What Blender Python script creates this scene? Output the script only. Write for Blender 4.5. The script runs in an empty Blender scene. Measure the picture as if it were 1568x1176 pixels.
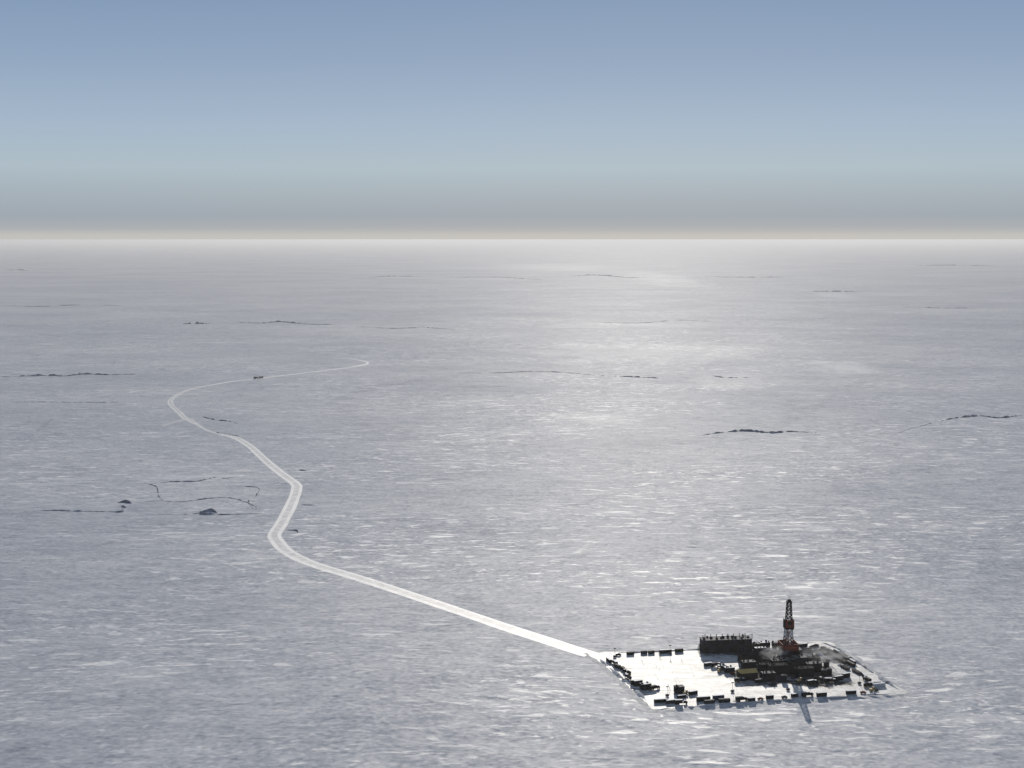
import bpy, bmesh, math, random
from mathutils import Vector, Matrix, noise as mn
random.seed(7)
H=400.0; F=2154.0; P=math.radians(5.9)
SUN_EL=math.radians(20.0); SUN_AZ=math.radians(5.0)
S=bpy.context.scene
S.view_settings.view_transform='Standard'
# ------------------------------------------------------------------ world
w=bpy.data.worlds.new("World"); S.world=w; w.use_nodes=True
nt=w.node_tree; N=nt.nodes.new; K=nt.links.new
sky=N('ShaderNodeTexSky'); sky.sky_type='NISHITA'; sky.sun_disc=False
sky.sun_elevation=SUN_EL; sky.sun_rotation=SUN_AZ
bg=nt.nodes['Background']; bg.inputs[1].default_value=0.08
tc=N('ShaderNodeTexCoord'); sp=N('ShaderNodeSeparateXYZ'); K(tc.outputs['Generated'],sp.inputs[0])
mr=N('ShaderNodeMapRange'); mr.inputs[1].default_value=-0.02; mr.inputs[2].default_value=0.5; K(sp.outputs[2],mr.inputs[0])
r=N('ShaderNodeValToRGB'); K(mr.outputs[0],r.inputs[0])
def rp(e): return (math.sin(math.radians(e))+.02)/.52
cols=[(-1,(.54,.54,.52)),(0.12,(.53,.53,.51)),(.42,(.39,.42,.45)),(.9,(.335,.39,.445)),(1.7,(.37,.435,.49)),(2.8,(.415,.51,.575)),(4.4,(.37,.475,.595)),(7,(.28,.38,.53)),(10,(.205,.305,.465)),(25,(.11,.14,.20))]
e=r.color_ramp.elements
e[0].position=rp(-1); e[0].color=cols[0][1]+(1,)
e[1].position=rp(25); e[1].color=cols[-1][1]+(1,)
for a,c in cols[1:-1]:
    q=e.new(rp(a)); q.color=c+(1,)
m1=N('ShaderNodeVectorMath'); m1.operation='SCALE'; m1.inputs[3].default_value=12.2; K(r.outputs[0],m1.inputs[0])
m2=N('ShaderNodeVectorMath'); m2.operation='SCALE'; m2.inputs[3].default_value=.015; K(sky.outputs[0],m2.inputs[0])
ad=N('ShaderNodeVectorMath'); K(m1.outputs[0],ad.inputs[0]); K(m2.outputs[0],ad.inputs[1]); K(ad.outputs[0],bg.inputs[0])
s=Vector((math.sin(SUN_AZ)*math.cos(SUN_EL),math.cos(SUN_AZ)*math.cos(SUN_EL),math.sin(SUN_EL)))
l=bpy.data.lights.new('sun','SUN'); l.energy=2.6; l.angle=math.radians(.5); l.color=(1,.95,.88)
o=bpy.data.objects.new('sun',l); S.collection.objects.link(o); o.rotation_euler=s.to_track_quat('Z','Y').to_euler(); o.location=(0,0,900)

# ------------------------------------------------------------------ materials
class NM:
    def __init__(s,name):
        s.m=bpy.data.materials.new(name); s.m.use_nodes=True; s.t=s.m.node_tree
        for n in list(s.t.nodes): s.t.nodes.remove(n)
        s.out=s.t.nodes.new('ShaderNodeOutputMaterial'); s.geo=s.t.nodes.new('ShaderNodeNewGeometry')
    def n(s,ty,**k):
        x=s.t.nodes.new(ty)
        for a,b in k.items(): setattr(x,a,b)
        return x
    def L(s,a,b): s.t.links.new(a,b)
    def put(s,inp,v):
        if hasattr(v,'links'): s.L(v,inp)
        else: inp.default_value=v
    def math(s,op,a,b=0.0,c=None,clamp=False):
        x=s.n('ShaderNodeMath',operation=op,use_clamp=clamp); s.put(x.inputs[0],a); s.put(x.inputs[1],b)
        if c is not None: s.put(x.inputs[2],c)
        return x.outputs[0]
    def vm(s,op,a,b=(0,0,0),c=None,out=0):
        x=s.n('ShaderNodeVectorMath',operation=op); s.put(x.inputs[0],a); s.put(x.inputs[1],b)
        if c is not None: s.put(x.inputs[2],c)
        return x.outputs[out]
    def noise(s,sx,sy,rot=0,detail=2,rough=.5,dist=0,vec=None,off=(0,0,0)):
        mp=s.n('ShaderNodeMapping'); mp.inputs['Scale'].default_value=(1/sx,1/sy,1/sx if sx<5 else .001); mp.inputs['Rotation'].default_value=(0,0,rot); mp.inputs['Location'].default_value=off
        s.L(vec if vec is not None else s.geo.outputs['Position'],mp.inputs[0])
        n=s.n('ShaderNodeTexNoise'); n.inputs['Scale'].default_value=1; n.inputs['Detail'].default_value=detail; n.inputs['Roughness'].default_value=rough; n.inputs['Distortion'].default_value=dist
        s.L(mp.outputs[0],n.inputs['Vector']); return n
    def mr(s,v,a,b,c=0.0,d=1.0,smooth=True):
        x=s.n('ShaderNodeMapRange'); x.interpolation_type='SMOOTHSTEP' if smooth else 'LINEAR'
        s.put(x.inputs[0],v)
        for i,q in zip((1,2,3,4),(a,b,c,d)): s.put(x.inputs[i],q)
        return x.outputs[0]
    def mixc(s,f,a,b):
        x=s.n('ShaderNodeMix',data_type='RGBA'); s.put(x.inputs[0],f); s.put(x.inputs[6],a); s.put(x.inputs[7],b); return x.outputs[2]
    def ell(s,vec,X,Y,rx,ry):
        v=s.vm('MULTIPLY',s.vm('SUBTRACT',vec,(X,Y,0)),(1/rx,1/ry,0)); return s.vm('DOT_PRODUCT',v,v,out='Value')
    def slopes(s,specs,vec=None):
        acc=None
        for sx,sy,rot,amp,dt in specs:
            n=s.noise(sx,sy,rot,dt,vec=vec)
            a=s.vm('MULTIPLY_ADD',n.outputs['Color'],(amp,amp,0),(-amp/2,-amp/2,0))
            acc=a if acc is None else s.vm('ADD',acc,a)
        return acc
    def snow(s,col,nor,fac,rough):
        d=s.n('ShaderNodeBsdfDiffuse'); g=s.n('ShaderNodeBsdfGlossy'); g.inputs['Color'].default_value=(1,.98,.95,1)
        s.put(d.inputs['Color'],col); s.L(nor,d.inputs['Normal']); s.L(nor,g.inputs['Normal']); s.put(g.inputs['Roughness'],rough)
        x=s.n('ShaderNodeMixShader'); s.put(x.inputs[0],fac); s.L(d.outputs[0],x.inputs[1]); s.L(g.outputs[0],x.inputs[2]); s.L(x.outputs[0],s.out.inputs[0])

# tundra snow
M=NM('tundra_snow'); POS=M.geo.outputs['Position']
warp=M.noise(520,520,0,2); wv=M.vm('MULTIPLY_ADD',warp.outputs['Color'],(120,120,0),POS)
sl=M.slopes([(800,520,.2,.07,4),(170,80,.15,.17,4),(34,15,.1,.30,5),(6,4.5,.2,.50,3)],vec=wv)
reg=M.noise(520,380,.3,4,off=(3,7,0)); regm=M.mr(reg.outputs[0],.38,.62,.22,1.15)
f1=M.noise(36,11,.16,4,.6,.6,vec=wv); k1=M.mr(f1.outputs[0],.565,.665)
f2=M.noise(17,6,-.1,3,.6,.8,vec=wv,off=(4,9,0)); k2=M.mr(f2.outputs[0],.58,.69)
f4=M.noise(150,50,.1,4,.6,.6,vec=wv,off=(21,5,0)); k4=M.mr(f4.outputs[0],.55,.68)
f3=M.noise(42,12,.05,3,.6,.4,vec=wv,off=(14,2,0)); k3=M.mr(f3.outputs[0],.58,.73)
pos_=M.math('ADD',M.math('ADD',M.math('MULTIPLY',k1,.46),M.math('MULTIPLY',k2,.34)),M.math('MULTIPLY',k4,.15))
kk=M.math('ADD',M.math('MULTIPLY',pos_,regm),M.math('MULTIPLY',k3,-.13))
cx=M.n('ShaderNodeCombineXYZ'); M.L(kk,cx.inputs[1]); cx.inputs[2].default_value=1
nor=M.vm('NORMALIZE',M.vm('ADD',sl,cx.outputs[0]))
# wind-scoured frozen lakes (ragged shore)
shore=M.noise(170,260,0,5,.65,.5)
shv=M.mr(shore.outputs[0],.3,.7,-1.1,1.1,False)
lake=None
for (X,Y,rx,ry,st) in [(470,5030,420,480,.32),(1027,4390,105,230,.55),(-468,2160,85,125,.55),(2290,9900,120,500,.4),(445,6530,560,200,.28),(1500,14500,330,3000,.3),(-1640,8400,330,350,.25),(640,3950,130,200,.3),(160,3050,110,150,.3),(500,20000,900,2500,.35)]:
    mk=M.mr(M.math('ADD',M.ell(POS,X,Y,rx,ry),shv),1.5,.1,0,st)
    lake=mk if lake is None else M.math('MAXIMUM',lake,mk)
rr=M.ell(wv,195,3505,540,760)
ring=M.math('MULTIPLY',M.mr(rr,.80,1.0),M.mr(rr,1.25,1.02)); ringn=M.noise(60,40,0,4,.65); ringm=M.math('MULTIPLY',ring,M.mr(ringn.outputs[0],.42,.62))
# faint old shorelines and drainage traces under the snow
cn=M.noise(620,620,0,3,.45,.8,off=(2,8,0)); cm=M.noise(800,500,0,2,off=(12,3,0)); br=M.noise(70,45,0,4,.7)
ca=M.math('ABSOLUTE',M.math('SUBTRACT',cn.outputs[0],.5)); cb_=M.math('ABSOLUTE',M.math('SUBTRACT',cn.outputs[0],.575))
cl_=M.mr(M.math('MINIMUM',ca,cb_),.009,.001); cl_=M.math('MULTIPLY',M.math('MULTIPLY',cl_,M.mr(cm.outputs[0],.46,.6)),M.mr(br.outputs[0],.42,.6))
alb=M.noise(1300,900,0,5,.6); am=M.mr(alb.outputs[0],.35,.65)
col=M.mixc(am,(.64,.66,.70,1),(.77,.775,.785,1))
fine=M.noise(5,3.5,.1,3,.6); col=M.mixc(M.mr(fine.outputs[0],.38,.62,0,.36),col,(.46,.48,.53,1))
col=M.mixc(M.math('MULTIPLY',ringm,.4),col,(.36,.38,.42,1))
col=M.mixc(M.math('MULTIPLY',cl_,.5),col,(.34,.37,.43,1))
tus=M.noise(16,6.5,0,4,.65,off=(5,1,0)); tusr=M.noise(1100,500,0,3,off=(9,1,0))
col=M.mixc(M.math('MULTIPLY',M.math('MULTIPLY',M.mr(tus.outputs[0],.57,.70),M.mr(tusr.outputs[0],.45,.62,.2,1)),.5),col,(.26,.28,.32,1))
col=M.mixc(M.math('MULTIPLY',lake,.5),col,(.80,.81,.82,1))
fac=M.math('ADD',M.math('ADD',.052,M.math('MULTIPLY',M.math('MULTIPLY',M.math('ADD',k1,k2),regm),.07)),M.math('MULTIPLY',lake,.06))
M.snow(col,nor,fac,.60); SNOW=M.m

def snowmat(name,c1,c2,fac,rough,amp,sc=8,stain_and_shade=None):
    M=NM(name)
    sl=M.slopes([(sc*6,sc*5,.2,amp*.6,3),(sc,sc*.8,.5,amp,3),(1.5,1.5,0,amp,2)])
    nor=M.vm('NORMALIZE',M.vm('ADD',sl,(0,0,1)))
    n=M.noise(sc*3,sc*2,.4,5,.65); col=M.mixc(M.mr(n.outputs[0],.38,.62),c1,c2); f=fac
    if stain_and_shade:
        # vehicle tracks: long dirty streaks in two directions
        t1=M.noise(70,2.2,-.19,4,.6,.3); t2=M.noise(2.2,60,-.1,4,.6,.3,off=(3,3,0))
        tr=M.math('MAXIMUM',M.mr(t1.outputs[0],.56,.68),M.mr(t2.outputs[0],.58,.70))
        col=M.mixc(M.math('MULTIPLY',tr,.5),col,(.30,.295,.29,1)); f=M.mr(M.math('MULTIPLY',tr,.6),0,1,fac,.03)
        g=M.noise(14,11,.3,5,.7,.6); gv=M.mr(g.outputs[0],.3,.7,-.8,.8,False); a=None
        for X,Y,rx,ry in stain_and_shade:
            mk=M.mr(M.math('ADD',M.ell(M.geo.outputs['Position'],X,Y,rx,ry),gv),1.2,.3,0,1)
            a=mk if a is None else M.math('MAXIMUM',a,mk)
        col=M.mixc(M.math('MULTIPLY',a,.95),col,(.035,.034,.033,1))  # sooty snow and the black shade between modules, both put into the colour
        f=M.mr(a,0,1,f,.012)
    M.snow(col,nor,f,rough); return M.m
def banksnow(name,c1,c2,lo,hi):
    M=NM(name); n=M.noise(14,6,.2,4,.65); col=M.mixc(M.mr(n.outputs[0],lo,hi),c1,c2)
    d=M.n('ShaderNodeBsdfDiffuse'); M.L(col,d.inputs['Color']); M.L(d.outputs[0],M.out.inputs[0]); return M.m
ROAD=snowmat('ice_road_surface',(.52,.53,.55,1),(.80,.80,.80,1),.24,.62,.12,5)
BERM=snowmat('plowed_snow',(.82,.83,.84,1),(.88,.88,.88,1),.34,.66,.2,3)
PBERM=snowmat('pad_plowed_snow',(.50,.51,.53,1),(.82,.82,.82,1),.07,.66,.3,3)
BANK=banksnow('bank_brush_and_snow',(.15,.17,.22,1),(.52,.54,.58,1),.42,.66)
BERMD=banksnow('dirty_berm',(.14,.14,.14,1),(.78,.78,.79,1),.34,.52)

def paint(name,c,rough=.55,metal=0.0,var=.25,spec=.3):
    m=bpy.data.materials.new(name); m.use_nodes=True; t=m.node_tree; b=t.nodes['Principled BSDF']
    g=t.nodes.new('ShaderNodeNewGeometry'); n=t.nodes.new('ShaderNodeTexNoise'); n.inputs['Scale'].default_value=.7; n.inputs['Detail'].default_value=4
    t.links.new(g.outputs['Position'],n.inputs['Vector'])
    x=t.nodes.new('ShaderNodeMix'); x.data_type='RGBA'; x.inputs[6].default_value=tuple(v*(1-var) for v in c)+(1,); x.inputs[7].default_value=tuple(min(1,v*(1+var)) for v in c)+(1,)
    t.links.new(n.outputs[0],x.inputs[0]); t.links.new(x.outputs[2],b.inputs['Base Color'])
    b.inputs['Roughness'].default_value=rough; b.inputs['Metallic'].default_value=metal; b.inputs['Specular IOR Level'].default_value=spec
    return m
DARK=paint('dark_steel',(.014,.015,.016),.8,spec=.05); RED=paint('red_oxide_paint',(.20,.036,.02),.6,spec=.15); ORANGE=paint('orange_paint',(.40,.10,.04))
WHITE=paint('white_paint',(.6,.6,.6)); GREY=paint('grey_cladding',(.045,.046,.05),.75,spec=.08); YEL=paint('ochre_roof',(.66,.46,.16)); BLUE=paint('blue_paint',(.03,.05,.10),.7,spec=.1)
GLASS=paint('window_glass',(.02,.025,.03),.2); TYRE=paint('tyre_rubber',(.02,.02,.02),.9,spec=.05); RSNOW=paint('roof_snow',(.70,.71,.73),.6,var=.15); PIPE=paint('drill_pipe_steel',(.09,.075,.07),.6,.3)
BROWN=paint('brown_cladding',(.038,.028,.022),.75,spec=.08)
ROOFD=paint('sooty_roof',(.13,.13,.13),.7,var=.8,spec=.15)

# ------------------------------------------------------------------ builders
class MB:
    def __init__(s): s.bm=bmesh.new(); s.mats=[]
    def mi(s,m):
        if m not in s.mats: s.mats.append(m)
        return s.mats.index(m)
    def _fin(s,vs,m,mat):
        bmesh.ops.transform(s.bm,matrix=mat,verts=vs)
        i=s.mi(m)
        for f in {f for v in vs for f in v.link_faces}: f.material_index=i
    def box(s,x,y,z,sx,sy,sz,m,rot=0):   # x,y centre, z bottom
        g=bmesh.ops.create_cube(s.bm,size=1)
        s._fin(g['verts'],m,Matrix.Translation((x,y,z+sz/2))@Matrix.Rotation(rot,4,'Z')@Matrix.Diagonal((sx,sy,sz,1)))
    def cyl(s,a,b,r,m,r2=None,seg=10):
        a=Vector(a); b=Vector(b); d=b-a
        g=bmesh.ops.create_cone(s.bm,cap_ends=True,segments=seg,radius1=r,radius2=r if r2 is None else r2,depth=d.length)
        s._fin(g['verts'],m,Matrix.Translation((a+b)/2)@d.to_track_quat('Z','Y').to_matrix().to_4x4())
    def beam(s,a,b,t,m): s.cyl(a,b,t*.62,m,seg=4)
    def prism(s,x,y,z,sx,sy,h,m):        # gable, ridge along x
        vs=[s.bm.verts.new(p) for p in [(x-sx/2,y-sy/2,z),(x+sx/2,y-sy/2,z),(x+sx/2,y+sy/2,z),(x-sx/2,y+sy/2,z),(x-sx/2,y,z+h),(x+sx/2,y,z+h)]]
        i=s.mi(m)
        for q in [(0,1,5,4),(2,3,4,5),(0,4,3),(1,2,5),(3,2,1,0)]:
            f=s.bm.faces.new([vs[k] for k in q]); f.material_index=i
    def done(s,name,loc=(0,0,0),rot=0,parent=None,bev=0):
        me=bpy.data.meshes.new(name); bmesh.ops.recalc_face_normals(s.bm,faces=s.bm.faces[:]); s.bm.to_mesh(me); s.bm.free()
        for m in s.mats: me.materials.append(m)
        o=bpy.data.objects.new(name,me); S.collection.objects.link(o); o.location=loc; o.rotation_euler=(0,0,rot)
        if parent: o.parent=parent
        return o
def empty(name,loc,rot):
    o=bpy.data.objects.new(name,None); S.collection.objects.link(o); o.location=loc; o.rotation_euler=(0,0,rot); return o

def spline(pts,step):
    P3=[Vector((*p,0)) if len(p)==2 else Vector(p) for p in pts]; out=[]
    for i in range(len(P3)-1):
        p0=P3[max(0,i-1)];p1=P3[i];p2=P3[i+1];p3=P3[min(len(P3)-1,i+2)]
        n=max(2,int((p2-p1).length/step))
        for k in range(n):
            t=k/n; out.append(.5*((2*p1)+(p2-p0)*t+(2*p0-5*p1+4*p2-p3)*t*t+(3*p1-p0-3*p2+p3)*t**3))
    out.append(P3[-1]); return out
def ribbon(name,pts,prof,mats,step,wf=lambda t:1,jit=0,seed=0,gap=0):
    c=spline(pts,step); bm=bmesh.new(); rows=[]; n=len(c)
    for i,p in enumerate(c):
        d=(c[min(n-1,i+1)]-c[max(0,i-1)]).normalized(); nn=Vector((-d.y,d.x,0))
        f=wf(i/(n-1)); row=[]
        if gap:
            q=mn.noise(Vector((i*.17,seed,0)))+.6*mn.noise(Vector((i*.5,seed,4))); f*=max(.05,min(1.15,.68+q*gap))
        for j,(off,h,_) in enumerate(prof):
            k=1+jit*mn.noise(Vector((p.x/ (step*4),p.y/(step*4),seed+j*3.7)))
            o2=off*(1+.35*jit*mn.noise(Vector((p.x/60,p.y/60,seed+9.1+j))))
            row.append(bm.verts.new((p.x+nn.x*o2*f,p.y+nn.y*o2*f,(h*k*f) if h>0.06 else h)))
        rows.append(row)
    for a,b in zip(rows,rows[1:]):
        for j in range(len(prof)-1):
            fc=bm.faces.new((a[j],a[j+1],b[j+1],b[j])); fc.material_index=prof[j][2]
    bmesh.ops.recalc_face_normals(bm,faces=bm.faces[:])
    for f in bm.faces:
        if f.normal.z<0: f.normal_flip()
        f.smooth=True
    me=bpy.data.meshes.new(name); bm.to_mesh(me); bm.free()
    for m in mats: me.materials.append(m)
    o=bpy.data.objects.new(name,me); S.collection.objects.link(o); return o

# ------------------------------------------------------------------ ground + haze
bpy.ops.mesh.primitive_plane_add(size=600000,location=(0,0,0)); bpy.context.object.data.materials.append(SNOW); bpy.context.object.name='snow_ground'
bpy.ops.mesh.primitive_cube_add(size=1,location=(0,0,147.5)); h=bpy.context.object; h.name='ground_haze'; h.scale=(580000,580000,305)
hm=bpy.data.materials.new('haze'); hm.use_nodes=True; nt=hm.node_tree; nt.nodes.remove(nt.nodes['Principled BSDF'])
vs=nt.nodes.new('ShaderNodeVolumeScatter'); vs.inputs['Density'].default_value=3.2e-5; vs.inputs['Anisotropy'].default_value=.38; vs.inputs['Color'].default_value=(1,.99,.96,1)
nt.links.new(vs.outputs[0],nt.nodes['Material Output'].inputs['Volume']); h.data.materials.append(hm)

# ------------------------------------------------------------------ road
road1=[(88,1319),(76,1326),(49,1357),(-3,1418),(-59,1487),(-122,1564),(-190,1644),(-245,1705),(-288,1774),(-313,1841),(-323,1883),(-326,1962),(-333,2085),(-345,2223),(-355,2277),(-387,2360),(-439,2500),(-502,2683),(-550,2799),(-579,2846)]
road2=[(-579,2846),(-633,2915),(-701,3062),(-734,3130),(-768,3225),(-824,3379),(-851,3490),(-864,3671),(-851,3768),(-795,3924),(-735,4017),(-647,4153),(-567,4278),(-491,4411),(-466,4528),(-498,4625),(-556,4702),(-614,4728)]
spur=[(-752,2987),(-741,3051),(-721,3118),(-697,3062)]
RP=[(-10,-.05,1),(-7,.65,1),(-5.4,.7,1),(-4.3,.42,0),(0,.5,0),(4.3,.42,1),(5.4,.7,1),(7,.65,1),(10,-.05,1)]
ribbon('ice_road',road1,RP,[ROAD,BERM],9,wf=lambda t:1.0 if t<.42 else 1-.22*(t-.42)/.58,jit=.3)
R2=[(-8,-.05,1),(-5.4,.7,1),(-4.2,.7,1),(-3.6,.4,0),(3.6,.4,1),(4.2,.7,1),(5.4,.7,1),(8,-.05,1)]
ribbon('ice_road',road2,R2,[ROAD,BERM],14,wf=lambda t:.92-.42*t-(.5*math.exp(-((t-.06)/.05)**2)),jit=.35,seed=4)
ribbon('access_track',spur,[(-4,-.05,0),(-3,.5,0),(3,.5,0),(4,-.05,0)],[ROAD],14)

# ------------------------------------------------------------------ banks
banks=[([(-1490,4074),(-1421,4094),(-1360,4113),(-1306,4094),(-1267,4153),(-1193,4133),(-1115,4150)],4.6),
([(-1258,3434),(-1162,3440),(-1034,3430),(-912,3440)],1.2),
([(-1552,6620),(-1490,6640),(-1422,6630)],8),([(-1307,6730),(-1185,6680),(-1115,6785),(-961,6600),(-823,6580)],6.5),
([(-717,6440),(-544,6290),(-394,6340),(-247,6200)],2),
([(388,2846),(427,2885),(486,2915),(535,2885),(579,2905),(630,2885)],3.6),
([(788,2868),(856,2966),(943,3073)],.8),([(943,3073),(997,3130),(1060,3165),(1092,3130),(1168,3185)],3.8),
([(-721,2043),(-680,2050),(-639,2044),(-601,2042),(-575,2039),(-584,2070),(-596,2122),(-575,2111)],1.7),
([(-600,2110),(-590,2118),(-578,2106)],3),([(-590,2075),(-583,2080),(-577,2072)],2.5),([(-461,2038),(-450,2046),(-438,2042),(-432,2030)],3),([(-458,2024),(-444,2020),(-434,2024)],2.2),
([(-575,2111),(-544,2127),(-503,2122),(-444,2155),(-387,2085),(-379,2034)],1.1),
([(-597,2272),(-565,2296),(-523,2302),(-499,2341),(-479,2328),(-468,2347)],1.6),
([(-518,2020),(-471,2024),(-449,2034),(-423,2019),(-367,2029)],1.1),
([(-611,2285),(-577,2253),(-551,2166),(-535,2130)],1.5),([(-449,2253),(-410,2242),(-399,2166),(-402,2122),(-384,2060)],1.7),
([(-699,3152),(-658,3096),(-624,3073),(-595,3030)],2.6),([(-615,2892),(-581,2856),(-553,2836)],2.2),
([(-164,4194),(-47,4194),(71,4240),(168,4194),(260,4105)],1.6),([(260,4105),(372,4060),(435,4020)],3.4),
([(586,4105),(619,4050),(695,4050)],2.4),
([(598,15010),(907,15550),(1190,14600),(1414,14822)],8),([(-1482,14600),(-1288,15050),(-920,14822)],5),
([(-3072,8446),(-2795,8330),(-2620,8510),(-2328,8446)],3),([(2275,10762),(2475,10700),(2694,10740)],6),
([(2031,14822),(2489,14650),(2957,14822)],5),([(5957,20900),(6540,21200),(7210,20900)],8),([(-6488,17879),(-6323,18100),(-5992,17500)],10),
([(-700,14400),(-160,14650),(330,13600)],4),
([(367,6810),(608,6690),(819,6930),(995,6783)],1.6),([(2280,8250),(2517,8150),(2706,8150)],2.4),
([(-310,1909),(-296,1905),(-292,1890)],1.4),([(-319,2095),(-297,2092)],1.4),([(-371,2414),(-356,2410)],1.4)]
for i,(p,hh) in enumerate(banks):
    L0=sum((Vector(a)-Vector(b)).length for a,b in zip(p,p[1:]))
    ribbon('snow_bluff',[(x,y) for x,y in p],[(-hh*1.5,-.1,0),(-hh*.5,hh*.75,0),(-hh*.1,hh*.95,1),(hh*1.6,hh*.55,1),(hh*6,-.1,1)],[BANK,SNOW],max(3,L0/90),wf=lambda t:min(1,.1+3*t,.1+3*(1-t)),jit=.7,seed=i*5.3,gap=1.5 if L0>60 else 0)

# ------------------------------------------------------------------ pad
A=math.radians(10.96); O=Vector((122,1164))
def W(x,y,z=0.0):
    return (O.x+x*math.cos(A)-y*math.sin(A), O.y+x*math.sin(A)+y*math.cos(A), z)
PZ=1.2
def st(x,y,rx,ry): p=W(x,y); return (p[0],p[1],rx,ry)
PAD=snowmat('packed_ice_pad',(.42,.43,.44,1),(.88,.88,.87,1),.14,.55,.14,6,stain_and_shade=[st(150,76,46,40),st(120,70,26,34),st(172,110,34,24),st(165,42,30,16),st(117,146,34,12),st(212,118,16,34),st(185,140,30,12)])  # ellipses: dirty snow plus painted shade around the modules
ring=[(-2,2),(5,-3),(60,-1),(120,1),(180,-1),(228,-2),(229,30),(228,60),(228,100),(229,140),(222,163),(150,167),(100,163),(40,165),(-8,168),(-14,160),(-9,110),(-5,60)]
rs=spline(ring+[ring[0]],4)
bm=bmesh.new()
top=[]; bot=[]
cx0,cy0=107,82
for p in rs[:-1]:
    j=mn.noise(Vector((p.x/9,p.y/9,1)))*3.2+mn.noise(Vector((p.x/30,p.y/30,5)))*4
    dx,dy=p.x-cx0,p.y-cy0; k=1+j/math.hypot(dx,dy)
    top.append(bm.verts.new(W(cx0+dx*k,cy0+dy*k,PZ))); k+=6/math.hypot(dx,dy); bot.append(bm.verts.new(W(cx0+dx*k,cy0+dy*k,-.05)))
bm.faces.new(top)
for i in range(len(top)):
    j=(i+1)%len(top); f=bm.faces.new((top[i],bot[i],bot[j],top[j])); f.material_index=1
bmesh.ops.recalc_face_normals(bm,faces=bm.faces[:])
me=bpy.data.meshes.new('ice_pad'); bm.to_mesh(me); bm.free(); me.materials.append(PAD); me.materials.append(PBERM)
o=bpy.data.objects.new('ice_pad',me); S.collection.objects.link(o)
def berm(pts,hh,wd,mat,seed):
    # heaps of ploughed snow: low, lumpy ridge tapering to the pad surface
    c=spline([W(x,y)[:2] for x,y in pts],2.5); n=len(c); bm=bmesh.new(); rows=[]
    for i,p in enumerate(c):
        d=(c[min(n-1,i+1)]-c[max(0,i-1)]).normalized(); nn=Vector((-d.y,d.x,0)); t=i/(n-1)
        f=min(1,8*t+.02,8*(1-t)+.02)*max(.08,min(1.3,.7+1.5*mn.noise(Vector((i*.13,seed,0)))+.7*mn.noise(Vector((i*.45,seed,2)))))
        sh=1.2*mn.noise(Vector((i*.2,seed,8)))
        rows.append([bm.verts.new((p.x+nn.x*(o_*f+sh),p.y+nn.y*(o_*f+sh),(PZ-.12)+h_*f*(1+.5*mn.noise(Vector((i*.6,o_,seed)))))) for o_,h_ in ((-wd*1.2,0),(-wd*.5,hh*.8),(0,hh),(wd*.5,hh*.75),(wd*1.2,0))])
    for a,b in zip(rows,rows[1:]):
        for j in range(4): bm.faces.new((a[j],a[j+1],b[j+1],b[j]))
    for f in bm.faces:
        f.normal_update()
        if f.normal.z<0: f.normal_flip()
        f.smooth=True
    me=bpy.data.meshes.new('snow_berm'); bm.to_mesh(me); bm.free(); me.materials.append(mat)
    S.collection.objects.link(bpy.data.objects.new('snow_berm',me))
berm([(-3,5),(4,-1),(60,1),(110,2),(160,1),(224,0)],1.0,2.0,PBERM,1)
berm([(227,6),(227,60),(226,110),(226,140),(219,160)],1.6,2.6,BERMD,2)
berm([(216,160),(150,164),(100,160),(40,162),(0,165)],1.2,2,PBERM,3)
berm([(-11,150),(-7,110),(-3,60),(-1,20)],1.2,2.2,BERMD,4)
berm([(196,146),(204,110),(206,80)],2.0,3,BERMD,5)

# ------------------------------------------------------------------ camp building
cl=W(117,152,PZ); cb=empty('camp_building',cl,A-.08)
b=MB(); 
b.box(0,0,0,49,13,1,DARK)
for i in range(7):
    x=-21+i*7; b.box(x,0,1,6.8,13,5.6,GREY if i%2 else BROWN); b.box(x,0,6.65,6.8,12.6,5.6,BROWN if i%2 else GREY)
b.done('modules',parent=cb)
b=MB()
for i in range(14):
    for z in (2.6,8.1): b.box(-22.7+i*3.5,-6.56,z,1.3,.14,1.3,GLASS)
for x in (-17.5,0,17.5): b.box(x,-6.58,1,1.2,.18,2.4,GREY)
b.done('windows_and_doors',parent=cb)
b=MB(); b.box(0,0,12.3,49.6,13.4,.35,ROOFD); b.box(0,5.9,12.66,49,1.2,.3,RSNOW)
for i in range(12): b.box(-22+i*4+random.uniform(-1,1),random.uniform(-3.5,3.5),12.66,random.uniform(1.2,3),random.uniform(1.4,2.6),random.uniform(.9,2.4),random.choice([DARK,GREY,DARK]))
for i in range(8): b.cyl((-20+i*5.7,3,12.6),(-20+i*5.7,3,15.8),.35,DARK)
for x in (-24.4,24.4): b.beam((x,-6,12.6),(x,-6,17),.4,DARK); b.box(x,-6,16.8,1.8,.7,.9,WHITE)
b.done('roof_and_vents',parent=cb)
b=MB()
for x in (-25.6,25.6):
    b.box(x,0,6,1.8,4,.3,DARK)
    for k in range(8): b.box(x,3.5+k*.5,5.6-k*.7,1.6,.6,.15,DARK)
    b.beam((x,-2,0),(x,-2,7),.25,DARK); b.beam((x,2,0),(x,2,7),.25,DARK)
b.done('stair_towers',parent=cb)

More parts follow.
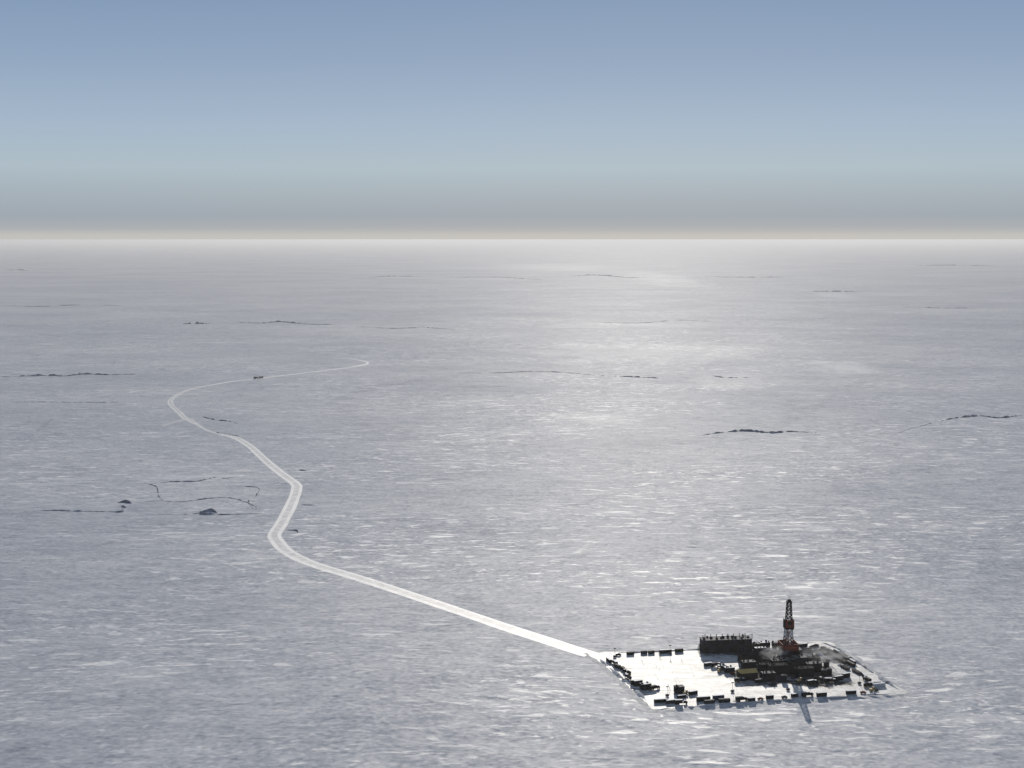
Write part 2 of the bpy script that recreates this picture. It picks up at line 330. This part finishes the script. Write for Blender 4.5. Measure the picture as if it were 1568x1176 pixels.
# ------------------------------------------------------------------ drilling rig
rg=empty('drilling_rig',W(163,107,PZ),A-.1)
b=MB()
for x in (-7.5,7.5):
    b.box(x,0,0,2.4,20,2.2,DARK)
    for y in (-8,-3,3,8): b.beam((x,y,2.2),(x,y,11),.9,DARK)
    for y in (-8,3): b.beam((x,y,2.2),(x,y+5,11),.5,DARK); b.beam((x,y+5,2.2),(x,y,11),.5,DARK)
b.box(0,1,1.0,12.4,15,9.9,DARK)
b.box(0,0,11,17.5,19,1.3,DARK)
b.done('substructure',parent=rg)
b=MB()
b.box(0,-8.6,12.3,15,.5,6.5,RED); b.box(-7.6,0,12.3,.5,16.7,6.5,RED); b.box(7.6,0,12.3,.5,16.7,6.5,RED); b.box(-4,8.6,12.3,7,.5,6.5,RED)
b.box(5.2,-6.2,12.35,4,4,3.6,DARK); b.box(-5,-6.5,18.9,3.5,3.4,1.2,DARK); b.box(0,-9.0,15.2,11,.25,1.1,ORANGE)
b.box(-10,-3,8,4,7,5.2,GREY); b.box(-10,-3,13.3,4.3,7.3,.2,ROOFD); b.box(10.6,2,6,4.5,9,5.4,BROWN); b.box(10.6,2,11.45,4.8,9.3,.2,ROOFD)
b.done('drill_floor_windwalls',parent=rg)
b=MB()
z0,z1,w0,w1=12.3,57.5,4.0,1.7
def hw(z): return w0+(w1-w0)*(z-z0)/(z1-z0)
def mm(z): return RED if z<24 else (WHITE if z<31 else DARK)
zs=[12.3+i*3.77 for i in range(13)]
for a,c in zip(zs,zs[1:]):
    ha,hc=hw(a),hw(c); m=mm((a+c)/2)
    ca=[(-ha,-ha,a),(ha,-ha,a),(ha,ha,a),(-ha,ha,a)]; cc=[(-hc,-hc,c),(hc,-hc,c),(hc,hc,c),(-hc,hc,c)]
    for k in range(4):
        b.beam(ca[k],cc[k],.8,m); q=(k+1)%4
        b.beam(cc[k],cc[q],.42,m); b.beam(ca[k],cc[q],.34,m); b.beam(ca[q],cc[k],.34,m)
b.done('mast_lattice',parent=rg)
b=MB()
b.box(0,0,57.4,4.8,4.8,.9,DARK); b.box(0,0,58.3,2.6,3.2,1.6,DARK); b.cyl((-1.3,0,59.2),(1.3,0,59.2),1.0,RED,seg=14)
for x,y in ((-2.3,-2.3),(2.3,-2.3),(2.3,2.3),(-2.3,2.3)): b.beam((x,y,58.2),(x,y,59.6),.18,WHITE)
b.beam((0,0,60),(0,0,63),.22,DARK)
b.done('crown_block',parent=rg)
b=MB()   # racking board enclosure
for (x,y,sx,sy) in [(0,-4.1,8.2,.3),(-4.1,0,.3,7.9),(4.1,0,.3,7.9)]:
    b.box(x,y,34,sx,sy,7,RED if y else DARK); b.box(x,y,32.1,sx*.98,sy*.98,1.8,DARK)
b.box(0,-4.35,36.5,4,.12,3,DARK); b.box(0,0,33.2,7.9,7.9,.25,DARK)
b.done('racking_board',parent=rg)
b=MB(); b.box(0,0,26,2.2,1.6,3.6,ORANGE); b.box(0,0,24,1.2,1.2,1.9,DARK); b.cyl((0,0,12.4),(0,0,24),.25,PIPE)
for x in (-.6,-.2,.2,.6): b.cyl((x,0,29.5),(x,0,57.3),.07,DARK,seg=6)
for i in range(8): b.cyl((-2.5+i*.32,2.2,12.4),(-2.2+i*.3,1.9,39),.12,PIPE,seg=6)
b.done('top_drive_and_drill_string',parent=rg)
b=MB()
b.box(0,-16,5.2,2.6,16,.5,DARK)     # v-door ramp / catwalk
b.beam((-1.2,-9.2,12),(-1.2,-17,1.5),.5,DARK); b.beam((1.2,-9.2,12),(1.2,-17,1.5),.5,DARK)
for x in (-9.6,9.6):
    for k in range(14): b.box(x,-9+k*.75,11-k*.78,1.2,.8,.15,DARK)
b.done('stairs_and_ramp',parent=rg)

# ------------------------------------------------------------------ modules
def module(name,lx,ly,sx,sy,h,wall,rot=0,roof='flat',roofm=None,stacks=0,skid=.8,vents=3):
    p=empty(name,W(lx,ly,PZ),A+rot); roofm=roofm or RSNOW
    b=MB(); b.box(0,0,0,sx*.96,sy*.9,skid,DARK); b.box(0,0,skid,sx,sy,h,wall)
    n=max(2,int(sx/2.4))
    for i in range(n+1):
        x=-sx/2+sx*i/n; b.box(x,-sy/2-.06,skid,.16,.12,h,DARK); b.box(x,sy/2+.06,skid,.16,.12,h,DARK)
    b.done('walls',parent=p)
    b=MB()
    if roof=='gable': b.prism(0,0,skid+h,sx+.6,sy+.6,sy*.22,roofm)
    else: b.box(0,0,skid+h,sx+.3,sy+.3,.22,roofm)
    b.done('roof',parent=p)
    b=MB(); b.box(-sx*.3,-sy/2-.1,skid,1.4,.14,2.3,GREY); b.box(sx*.2,-sy/2-.1,skid+h*.5,min(3,sx*.3),.14,h*.25,GLASS)
    for i in range(stacks): b.cyl((-sx*.35+i*sx*.7/max(1,stacks-1) if stacks>1 else 0,sy*.15,skid+h),(-sx*.35+i*sx*.7/max(1,stacks-1) if stacks>1 else 0,sy*.15,skid+h+3.2),.45,DARK)
    if roof=='flat':
        for i in range(vents): b.box(random.uniform(-.4,.4)*sx,random.uniform(-.35,.35)*sy,skid+h+.2,random.uniform(.8,2),random.uniform(.8,1.8),random.uniform(.5,1.4),random.choice([DARK,GREY,DARK]))
    b.done('door_window_and_vents',parent=p); return p
module('pipe_shed',133,110,34,11,8,BROWN,roof='gable',roofm=DARK)
module('engine_module',148,84,22,8,9,DARK,stacks=4,roofm=ROOFD,vents=8)
module('mud_tank_module',143,73,26,8,8,DARK,stacks=2,roofm=DARK,vents=8)
module('mud_pump_module',166,86,12,9,10,GREY,stacks=1,roofm=ROOFD)
module('boiler_module',174,73,14,7,7.5,DARK,stacks=2,roofm=ROOFD)
module('shale_shaker_module',160,62,18,7,7,DARK,stacks=1,roofm=DARK)
module('utility_module',118,92,12,7,6.5,DARK,stacks=1,roofm=ROOFD)
module('workshop_building',107,66,16,11,5.5,BROWN,rot=.05,roof='gable',roofm=YEL)
module('generator_module',124,58,12,6,6,DARK,stacks=2,roofm=ROOFD)
module('generator_module',130,80,12,6,7,DARK,stacks=2,roofm=DARK)
module('storage_module',97,86,9,5,4,DARK,roofm=RSNOW)
module('storage_module',93,94,8,4,3.5,GREY)
module('cuttings_module',182,92,11,8,7,DARK,stacks=1,roofm=DARK)
module('crew_cabin',146,154,12,6,4,GREY,roofm=ROOFD); module('crew_cabin',158,155,10,5,4.5,DARK); module('crew_cabin',170,153,9,5,4,BROWN,roofm=ROOFD); module('crew_cabin',149,143,11,4,3,DARK)
module('office_trailer',180,146,14,5,5,DARK,roofm=ROOFD)

def tank(lx,ly,r,h,m,name='storage_tank'):
    b=MB(); b.cyl((0,0,0),(0,0,h),r,m,seg=20); b.cyl((0,0,h),(0,0,h+r*.3),r,ROOFD,r2=.3,seg=20)
    for k in range(10): b.box(0,-r-.25,k*h/10,.6,.08,.1,DARK)
    b.beam((-.3,-r-.25,0),(-.3,-r-.25,h+.8),.1,DARK); b.beam((.3,-r-.25,0),(.3,-r-.25,h+.8),.1,DARK)
    b.done(name,W(lx,ly,PZ),A)
for x,y in ((178,58),(184,60),(190,80),(136,50)): tank(x,y,2.6,6,DARK)
def htank(lx,ly,L0,r,m,rot):
    b=MB(); b.cyl((-L0/2,0,r+.8),(L0/2,0,r+.8),r,m,seg=16)
    for x in (-L0*.35,L0*.35): b.box(x,0,0,.6,r*1.6,1.2,DARK)
    b.box(0,0,2*r+.75,1,1,.5,DARK); b.done('fuel_tank',W(lx,ly,PZ),A+rot)
htank(192,132,12,1.6,GREY,.3); htank(198,125,12,1.6,GREY,.3)

# ------------------------------------------------------------------ vehicles, containers, racks
def wheels(b,xs,y,r=.55,wd=.4):
    for x in xs:
        for q in (-1,1): b.cyl((x,q*y-wd/2,r),(x,q*y+wd/2,r),r,TYRE,seg=12)
def truck(lx,ly,rot,kind='box',body=DARK,cab=DARK,loc=None,name=None):
    b=MB(); L0=10 if kind!='pickup' else 5.4
    if kind=='pickup':
        b.box(0,0,.6,5.4,2,.7,cab); b.box(.3,0,1.3,2.2,1.85,.8,GLASS); b.box(.3,0,2.05,2.0,1.8,.12,cab); b.box(-1.7,.92,1.3,1.9,.12,.45,cab); b.box(-1.7,-.92,1.3,1.9,.12,.45,cab); wheels(b,(-1.7,1.7),.9,.42,.3)
    else:
        b.box(0,0,.9,L0,1.1,.4,DARK); b.box(L0/2-1.1,0,1.3,2.2,2.5,2.0,cab); b.box(L0/2+.5,0,1.0,1.2,2.1,1.3,cab); b.box(L0/2-.02,0,2.3,.12,2.2,.8,GLASS); b.box(L0/2-1.1,0,3.3,2.0,2.3,.15,RSNOW)
        wheels(b,(L0/2+.2,-L0/2+1,-L0/2+2.3,-L0/2+3.6),1.1)
        if kind=='box': b.box(-1.5,0,1.35,L0-3.4,2.6,2.7,body); b.box(-1.5,0,4.06,L0-3.5,2.5,.12,random.choice([RSNOW,ROOFD]))
        elif kind=='tanker':
            b.cyl((-L0/2,0,2.6),(1.4,0,2.6),1.25,body,seg=16); b.box(-1.6,0,3.7,2,.8,.4,DARK)
        elif kind=='dump':
            b.box(-1.5,0,1.4,L0-3.6,2.6,.3,body); b.box(-1.5,1.2,1.7,L0-3.6,.15,1.4,body); b.box(-1.5,-1.2,1.7,L0-3.6,.15,1.4,body); b.box(-L0/2+.3,0,1.7,.15,2.3,1.2,body)
    return b.done(name or {'pickup':'pickup_truck','box':'box_truck','tanker':'tanker_truck','dump':'dump_truck'}[kind],loc or W(lx,ly,PZ),A+rot)
def loader(lx,ly,rot):
    b=MB(); b.box(-1.6,0,1.2,3.6,2.2,1.6,YEL); b.box(.4,0,1.6,1.6,1.7,2.2,GLASS); b.box(.4,0,3.8,1.8,1.9,.15,YEL)
    b.beam((1,-.8,1.8),(4,-.8,1.0),.4,YEL); b.beam((1,.8,1.8),(4,.8,1.0),.4,YEL); b.box(4.4,0,.3,1.2,3.1,1.3,DARK)
    for x in (-1.9,2): 
        for q in (-1,1): b.cyl((x,q*1.35-.3,.85),(x,q*1.35+.3,.85),.85,TYRE,seg=14)
    b.done('wheel_loader',W(lx,ly,PZ),A+rot)
def container(lx,ly,rot,m,L0=12,hh=2.9,n=1):
    b=MB(); b.box(0,0,.15,L0,2.5,hh,m); k=int(L0/.6)
    for i in range(k): 
        for q in (-1,1): b.box(-L0/2+(i+.5)*L0/k,q*1.28,.3,.25,.08,hh-.4,m)
    b.box(0,0,hh+.16,L0,2.5,.15,random.choice([RSNOW,ROOFD,RSNOW])); b.box(L0/2+.05,-.6,.3,.1,1.1,hh-.4,m); b.box(L0/2+.05,.6,.3,.1,1.1,hh-.4,m)
    b.done('shipping_container',W(lx,ly,PZ),A+rot)
def rack(lx,ly,rot,L0=12,n=10,rows=3):
    b=MB()
    for x in (-L0*.35,0,L0*.35):
        b.box(x,0,0,.3,n*.4+.6,.8,DARK)
        for q in (-1,1): b.beam((x,q*(n*.2+.2),0),(x,q*(n*.2+.2),2.2),.2,DARK)
    for r_ in range(rows):
        for i in range(n): b.cyl((-L0/2,-n*.2+i*.4+.2,1.0+r_*.36),(L0/2,-n*.2+i*.4+.2,1.0+r_*.36),.17,PIPE,seg=6)
    b.done('pipe_rack',W(lx,ly,PZ),A+rot)
def tower(lx,ly):
    b=MB(); b.box(0,0,.4,3,1.6,1.6,GREY); wheels(b,(0,),.9,.35,.25); b.beam((0,0,2),(0,0,9),.22,DARK); b.box(0,0,9,2.4,.3,.2,DARK)
    for x in (-1,-.35,.35,1): b.box(x,-.2,8.5,.5,.3,.5,GLASS)
    b.done('light_tower',W(lx,ly,PZ),A)

V=math.pi/2+.12
# left edge
container(-4,138,V,DARK,9); truck(-1,128,V,'box'); container(-1,118,V+.3,BROWN,7); container(2,110,V,DARK,6); truck(3,99,V+.2,'dump')
truck(0,84,V,'tanker',GREY); container(2,68,.1,DARK,9,4); container(3,63,.2,DARK,8,5); module('storage_module',7,53,9,5,4.5,DARK,rot=.2); truck(14,50,.4,'box')
module('storage_module',33,37,8,6,5.5,DARK,roofm=ROOFD); loader(38,32,.4); container(44,31,.3,DARK,8,3)
container(10,16,0,DARK,12); container(18,12,.1,GREY,9); truck(25,8,-.1,'box'); container(31,24,.2,DARK,8,2.5)
# front edge
container(47,12,0,DARK,12,4); container(61,13,.05,BLUE,10,4); container(50,5,0.1,GREY,9); container(64,6,0,DARK,10); truck(79,6,.1,'box')
for i,x in enumerate((88,97,106,119,129)):
    [lambda:container(x,5+random.uniform(-1.5,3),random.uniform(-.2,.2),DARK,random.uniform(5,7)),lambda:truck(x,6,.15,'pickup',cab=random.choice([DARK,BLUE,RED]))][i%2]()
truck(140,7,.1,'box'); container(153,5,0.05,DARK,9,3.2)
container(181,6,0,DARK,9); loader(203,9,.2); truck(192,5,0,'pickup',cab=RED)
# right
container(212,25,.1,WHITE,12); container(214,20,.1,WHITE,12); truck(205,22,.2,'dump'); truck(210,35,V,'box'); container(213,48,V-.3,DARK); rack(212,62,V); rack(207,76,V); container(216,84,V,BROWN,12)
for y in (96,106,116,126,136): rack(random.uniform(208,215),y,V+random.uniform(-.1,.1),11,10,3)
for y in (90,101,112,123): container(random.uniform(219,222),y,V,random.choice([DARK,GREY,BROWN]),9)
container(196,150,.1,DARK,9); container(186,155,0,GREY,9); rack(206,146,.6)
# back left
container(22,156,0,DARK,7,2.6); container(36,157,0,GREY,6,2.6); container(43,156,.1,DARK,6,2.6); container(57,155,0,DARK,12,3.2); container(71,156,.05,BROWN,8,2.9); truck(10,155,.1,'pickup')
# middle
truck(90,104,.3,'box'); container(84,108,.2,DARK,8); truck(98,78,.1,'pickup',cab=RED); loader(88,88,1.2); truck(166,46,.1,'tanker',DARK); truck(158,38,.3,'box'); truck(176,40,-.2,'box'); container(186,44,.2,DARK,9,4); loader(150,46,.5); container(196,50,.3,DARK,8,4)
truck(96,56,.2,'box'); container(113,52,.2,DARK,8)
for x,y in ((20,30),(80,30),(60,150),(130,25),(200,30),(5,150),(200,100)): tower(x,y)
tk=truck(0,0,math.radians(35),'tanker',DARK,DARK,loc=(-735,4017,.5)); tk.scale=(1.4,1.4,1.4)
b=MB(); b.box(0,0,.9,13,1.2,.4,DARK); b.box(0,0,1.4,13,2.7,3.6,DARK); wheels(b,(-5.5,-4.2,4),1.1); b.done('semi_trailer',(-722,4030,.5),A+math.radians(35))

# ------------------------------------------------------------------ steam
def steam(lx,ly,z,sx,sy,sz,dens,rot=0):
    bpy.ops.mesh.primitive_ico_sphere_add(subdivisions=3,radius=1,location=W(lx,ly,PZ+z)); o=bpy.context.object; o.name='steam_plume'; o.scale=(sx,sy,sz); o.rotation_euler=(0,0,A+rot)
    m=bpy.data.materials.new('steam'); m.use_nodes=True; t=m.node_tree; t.nodes.remove(t.nodes['Principled BSDF'])
    v=t.nodes.new('ShaderNodeVolumeScatter'); v.inputs['Anisotropy'].default_value=.3
    tc=t.nodes.new('ShaderNodeTexCoord'); ln=t.nodes.new('ShaderNodeVectorMath'); ln.operation='LENGTH'; t.links.new(tc.outputs['Object'],ln.inputs[0])
    mr=t.nodes.new('ShaderNodeMapRange'); mr.inputs[1].default_value=.95; mr.inputs[2].default_value=.2; t.links.new(ln.outputs['Value'],mr.inputs[0])
    n=t.nodes.new('ShaderNodeTexNoise'); n.inputs['Scale'].default_value=2.6; n.inputs['Detail'].default_value=4; t.links.new(tc.outputs['Object'],n.inputs['Vector'])
    m2=t.nodes.new('ShaderNodeMapRange'); m2.inputs[1].default_value=.42; m2.inputs[2].default_value=.7; m2.inputs[4].default_value=dens; t.links.new(n.outputs[0],m2.inputs[0])
    mu=t.nodes.new('ShaderNodeMath'); mu.operation='MULTIPLY'; t.links.new(mr.outputs[0],mu.inputs[0]); t.links.new(m2.outputs[0],mu.inputs[1]); t.links.new(mu.outputs[0],v.inputs['Density'])
    t.links.new(v.outputs[0],t.nodes['Material Output'].inputs['Volume']); o.data.materials.append(m)
steam(146,96,12,18,11,8,.3); steam(192,92,8,28,22,9,.15)

c=bpy.data.cameras.new('camera'); co=bpy.data.objects.new('camera',c); S.collection.objects.link(co); S.camera=co
co.location=(0,0,H); co.rotation_euler=(math.pi/2-P,0,0); c.sensor_width=36; c.lens=F/1568*36; c.clip_end=1e6; c.clip_start=1
